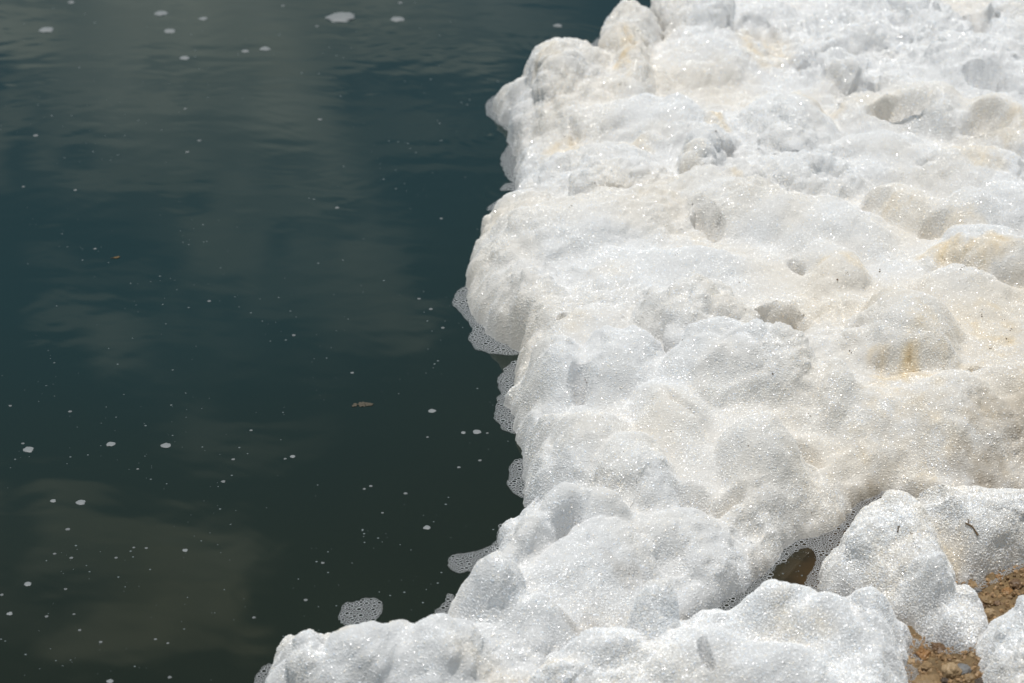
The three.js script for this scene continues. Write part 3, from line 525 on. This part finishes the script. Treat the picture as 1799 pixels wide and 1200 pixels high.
const pebbles = [   // [px, py, half width px, squash, colour, roughness of outline, label]
  [1739, 1078, 10, 0.85, 'cream', 0.14, 'smooth round tan pebble wedged between the twig mound and the corner mound'], [1622, 1149, 12, 0.8, 'orange', 0.4, 'rugged orange brown clod at the foot of the long front mound'], [1600, 1163, 8, 0.8, 'cream', 0.25, 'cream pebble half under the edge of the long front mound'], [1628, 1173, 12, 0.6, 'tan', 0.35, 'flat tan clod below the rugged orange clod'], [1672, 1182, 15, 0.9, 'cream', 0.2, 'upright rounded tan stone in the sand pocket at the bottom'], [1630, 1208, 24, 0.45, 'tan', 0.45, 'large pale stone cut by the bottom edge of the picture'],
  [1702, 1192, 10, 0.7, 'tan', 0.2, 'oval tan pebble right of the blue grey stone'], [1692, 1176, 14, 0.5, 'grey', 0.2, 'blue grey flat stone beside the upright tan stone'], [1648, 1138, 11, 0.6, 'brown', 0.35, 'dark brown stone in the shade under the twig mound'], [1707, 1150, 6, 0.8, 'cream', 0.2, 'tiny cream pebble under the right foot of the twig mound'], [1683, 1162, 5, 0.8, 'cream', 0.2, 'tiny pale pebble above the blue grey stone'], [1698, 1037, 9, 0.6, 'orange', 0.4, 'lumpy ochre clod on the upper sand patch, beside the leaning foam'], [1718, 1037, 7, 0.6, 'grey', 0.35, 'small grey pebble in the upper sand patch'],
  [1709, 1028, 9, 0.55, 'tan', 0.4, 'tan clod just under the thin lower foam rim'], [1732, 1056, 12, 0.6, 'tan', 0.4, 'split tan clod low on the upper sand patch'], [1720, 1062, 10, 0.7, 'brown', 0.3, 'dark brown stone right at the leaning foam edge'], [1753, 1060, 6, 0.8, 'brown', 0.25, 'small brown pebble touching the corner mound'], [1770, 1037, 9, 0.5, 'orange', 0.3, 'flat ochre pebble above the corner mound'], [1786, 1026, 12, 0.55, 'brown', 0.3, 'broad brown stone near the right edge of the picture'], [1755, 1013, 6, 0.7, 'orange', 0.3, 'little orange pebble at the tip of the thin foam rim'],
  [1692, 1055, 6, 0.7, 'tan', 0.35, 'small tan crumb against the leaning foam'], [1713, 1047, 5, 0.7, 'orange', 0.35, 'ochre crumb in the middle of the upper sand patch'], [1724, 1200, 12, 0.6, 'dark', 0.25, 'dark wet stone at the foot of the corner mound'], [1660, 1196, 8, 0.6, 'dark', 0.3, 'dark wet pebble between the large pale stone and the upright stone'],
];
pebbles.forEach(([px, py, w, squash, c, jag, label], i) => {
  const h = 0.02, p0 = at(px, py, h), gy = groundHeight(p0.x, p0.z), p = at(px, py, gy + 0.003), R = w * metresPerPx(px, py, gy);
  const m = mesh('pebble', stoneShape(i * 1.7 + 2, jag + 0.14), stoneMats[c]);
  m.position.set(p.x, groundHeight(p.x, p.z) + R * squash * 0.35, p.z); m.scale.set(R, R * squash, R); m.rotation.y = i * 2.1;
  tag(m, label, 'pebble', 'pebbles on the wet sand');
});
{
  const r = rng(21), shapes = [stoneShape(3.3, 0.5)], n = 1700, im = new THREE.InstancedMesh(new THREE.DodecahedronGeometry(1, 0), new THREE.MeshPhysicalMaterial({ name: 'grit', roughness: 0.6 }), n), M = new THREE.Matrix4(), q = new THREE.Quaternion(), e = new THREE.Euler(), col = new THREE.Color();
  for (let i = 0; i < n; i++) {
    const up = r() < 0.5, p = up ? at(1670 + r() * 135, 990 + r() * 105, 0.025) : at(1585 + r() * 155, 1110 + r() * 100, 0.02), R = 0.0005 + 0.0036 * r() ** 4;
    im.setMatrixAt(i, M.compose(new THREE.Vector3(p.x, groundHeight(p.x, p.z) + 0.006 * Math.max(0, fbm(p.x * 42, 1, p.z * 42, 3)) + 0.001, p.z), q.setFromEuler(e.set(r() * 6, r() * 6, r() * 6)), new THREE.Vector3(R * (1 + r()), R, R)));
    const t = 0.6 + 0.9 * r(); im.setColorAt(i, col.setRGB(0.27 * t, 0.17 * t, 0.085 * t));
  }
  im.name = 'grit'; im.castShadow = im.receiveShadow = true; scene.add(im);
  tag(im, 'loose grit and crumbs strewn over the wet sand', 'grit', null, 'stuff');
}
const debrisMat = new THREE.MeshPhysicalMaterial({ name: 'dry_debris', color: new THREE.Color().setRGB(0.12, 0.075, 0.035), roughness: 0.8 });
// where the foam's surface is under a point of the photograph
scene.updateMatrixWorld(true);
const foams = []; scene.traverse((o) => { if (o.isMesh && o.name === 'foam_lump') { o.geometry.computeBoundingSphere(); foams.push(o); } });
const ray = new THREE.Raycaster();
const onFoam = (px, py) => { ray.set(EYE, rayOf(px, py).normalize()); const hit = ray.intersectObjects(foams, false)[0]; return hit?.point; };
{
  const a = onFoam(1696, 922), b = onFoam(1718, 944);
  if (a && b) {
    const root = base('twig', a), k = b.clone().sub(a), mid = k.clone().multiplyScalar(0.45).add(new THREE.Vector3(0.002, 0.006, 0));
    tag(root, 'thin brown twig lying on the foam mound right of the puddle', 'twig');
    mesh('stem', new THREE.TubeGeometry(new THREE.CatmullRomCurve3([new THREE.Vector3(0, 0.003, 0), mid, k.clone().add(new THREE.Vector3(0, 0.003, 0))]), 14, 0.0016, 6), debrisMat, root);
    mesh('fork', new THREE.TubeGeometry(new THREE.CatmullRomCurve3([mid.clone().multiplyScalar(0.4).setY(0.006), new THREE.Vector3(0.004, 0.009, -0.004), new THREE.Vector3(0.003, 0.011, -0.009)]), 8, 0.0008, 5), debrisMat, root);
  }
  const r = rng(66), n = 150, im = new THREE.InstancedMesh(new THREE.DodecahedronGeometry(1, 0), debrisMat, n), M = new THREE.Matrix4(), q = new THREE.Quaternion(), e = new THREE.Euler();
  const crumbs = [[1722, 548], [1765, 562], [1777, 578], [1768, 596], [1742, 612], [1725, 556], [1470, 492], [1490, 482], [1545, 478], [1562, 452], [1660, 455], [1690, 470], [1496, 620], [1578, 932], [1600, 936], [1562, 958], [1614, 965], [1322, 78], [1098, 150], [1088, 148], [992, 242], [1258, 230], [1005, 362], [1190, 446], [1358, 657], [1423, 731], [1030, 672], [1045, 322], [1053, 330], [1605, 958], [1578, 928]];
  for (let i = 0; i < n; i++) {
    const c = i < crumbs.length * 3 ? crumbs[i % crumbs.length] : [880 + r() * 900, 120 + r() * 1060], s = i < crumbs.length ? 0 : 9;
    const p = onFoam(c[0] + (r() - 0.5) * s, c[1] + (r() - 0.5) * s) ?? new THREE.Vector3(0, -0.5, -3), R = i < crumbs.length * 2 ? 0.0006 + 0.0011 * r() : 0.0004 + 0.0006 * r();
    im.setMatrixAt(i, M.compose(p, q.setFromEuler(e.set(r() * 6, r() * 6, r() * 6)), new THREE.Vector3(R * (1 + r() * 1.3), R * 0.7, R)));
  }
  im.name = 'debris_crumbs'; im.castShadow = im.receiveShadow = true; scene.add(im);
  tag(im, 'brown crumbs of plant debris caught on the white foam', 'debris', null, 'stuff');
}
{
  // a curled leaf and a patch of scum afloat
  const leafMat = new THREE.MeshPhysicalMaterial({ name: 'dead_leaf', color: new THREE.Color().setRGB(0.12, 0.075, 0.025), roughness: 0.7, side: THREE.DoubleSide });
  const s = new THREE.Shape(); s.moveTo(-1, 0); s.quadraticCurveTo(-0.4, 0.55, 0.2, 0.35); s.quadraticCurveTo(0.5, 0.9, 0.7, 0.25); s.lineTo(1, 0.1); s.quadraticCurveTo(0.4, -0.1, 0.3, -0.35); s.quadraticCurveTo(-0.3, -0.4, -1, 0);
  const g = new THREE.ExtrudeGeometry(s, { depth: 0.06, bevelEnabled: false, curveSegments: 6 }).rotateX(-Math.PI / 2);
  const R = 6.5 * metresPerPx(205, 453); g.scale(R, R, R * 1.3);
  const root = base('dead_leaf', at(205, 453)); root.position.y = 0.0006; root.rotation.y = 0.3;
  tag(root, 'small orange brown leaf afloat at the left of the open water', 'leaf');
  mesh('leaf_blade', g, leafMat, root);
  mesh('leaf_stalk', new THREE.TubeGeometry(new THREE.CatmullRomCurve3([new THREE.Vector3(-R, 0.0008, 0), new THREE.Vector3(-R * 1.3, 0.0012, 0.002), new THREE.Vector3(-R * 1.6, 0.0008, 0.001)]), 8, 0.0005, 5), leafMat, root);
  const scum = base('scum_patch', at(637, 711)), m2 = metresPerPx(637, 711), r = rng(4), bits = [];
  for (let i = 0; i < 46; i++) { const t = r() ** 0.7, a = (r() - 0.5) * 2, d = stoneShape(i, 0.5); d.scale(m2 * (1.2 + 3.2 * r() * t), m2 * 0.8, m2 * (1 + 2.4 * r())); d.translate(a * 17 * m2, 0.0008, (r() - 0.5) * 13 * m2 * (1 - 0.4 * Math.abs(a)) - a * 3 * m2); bits.push(d); }
  tag(scum, 'ragged brown scum patch floating in the dark water left of the foam', 'scum');
  mesh('scum_flakes', mergeGeometries(bits), new THREE.MeshPhysicalMaterial({ name: 'scum', color: new THREE.Color().setRGB(0.085, 0.07, 0.045), vertexColors: true, roughness: 0.6 }), scum).userData.kind = 'stuff';
}
renderer.render(scene, camera);
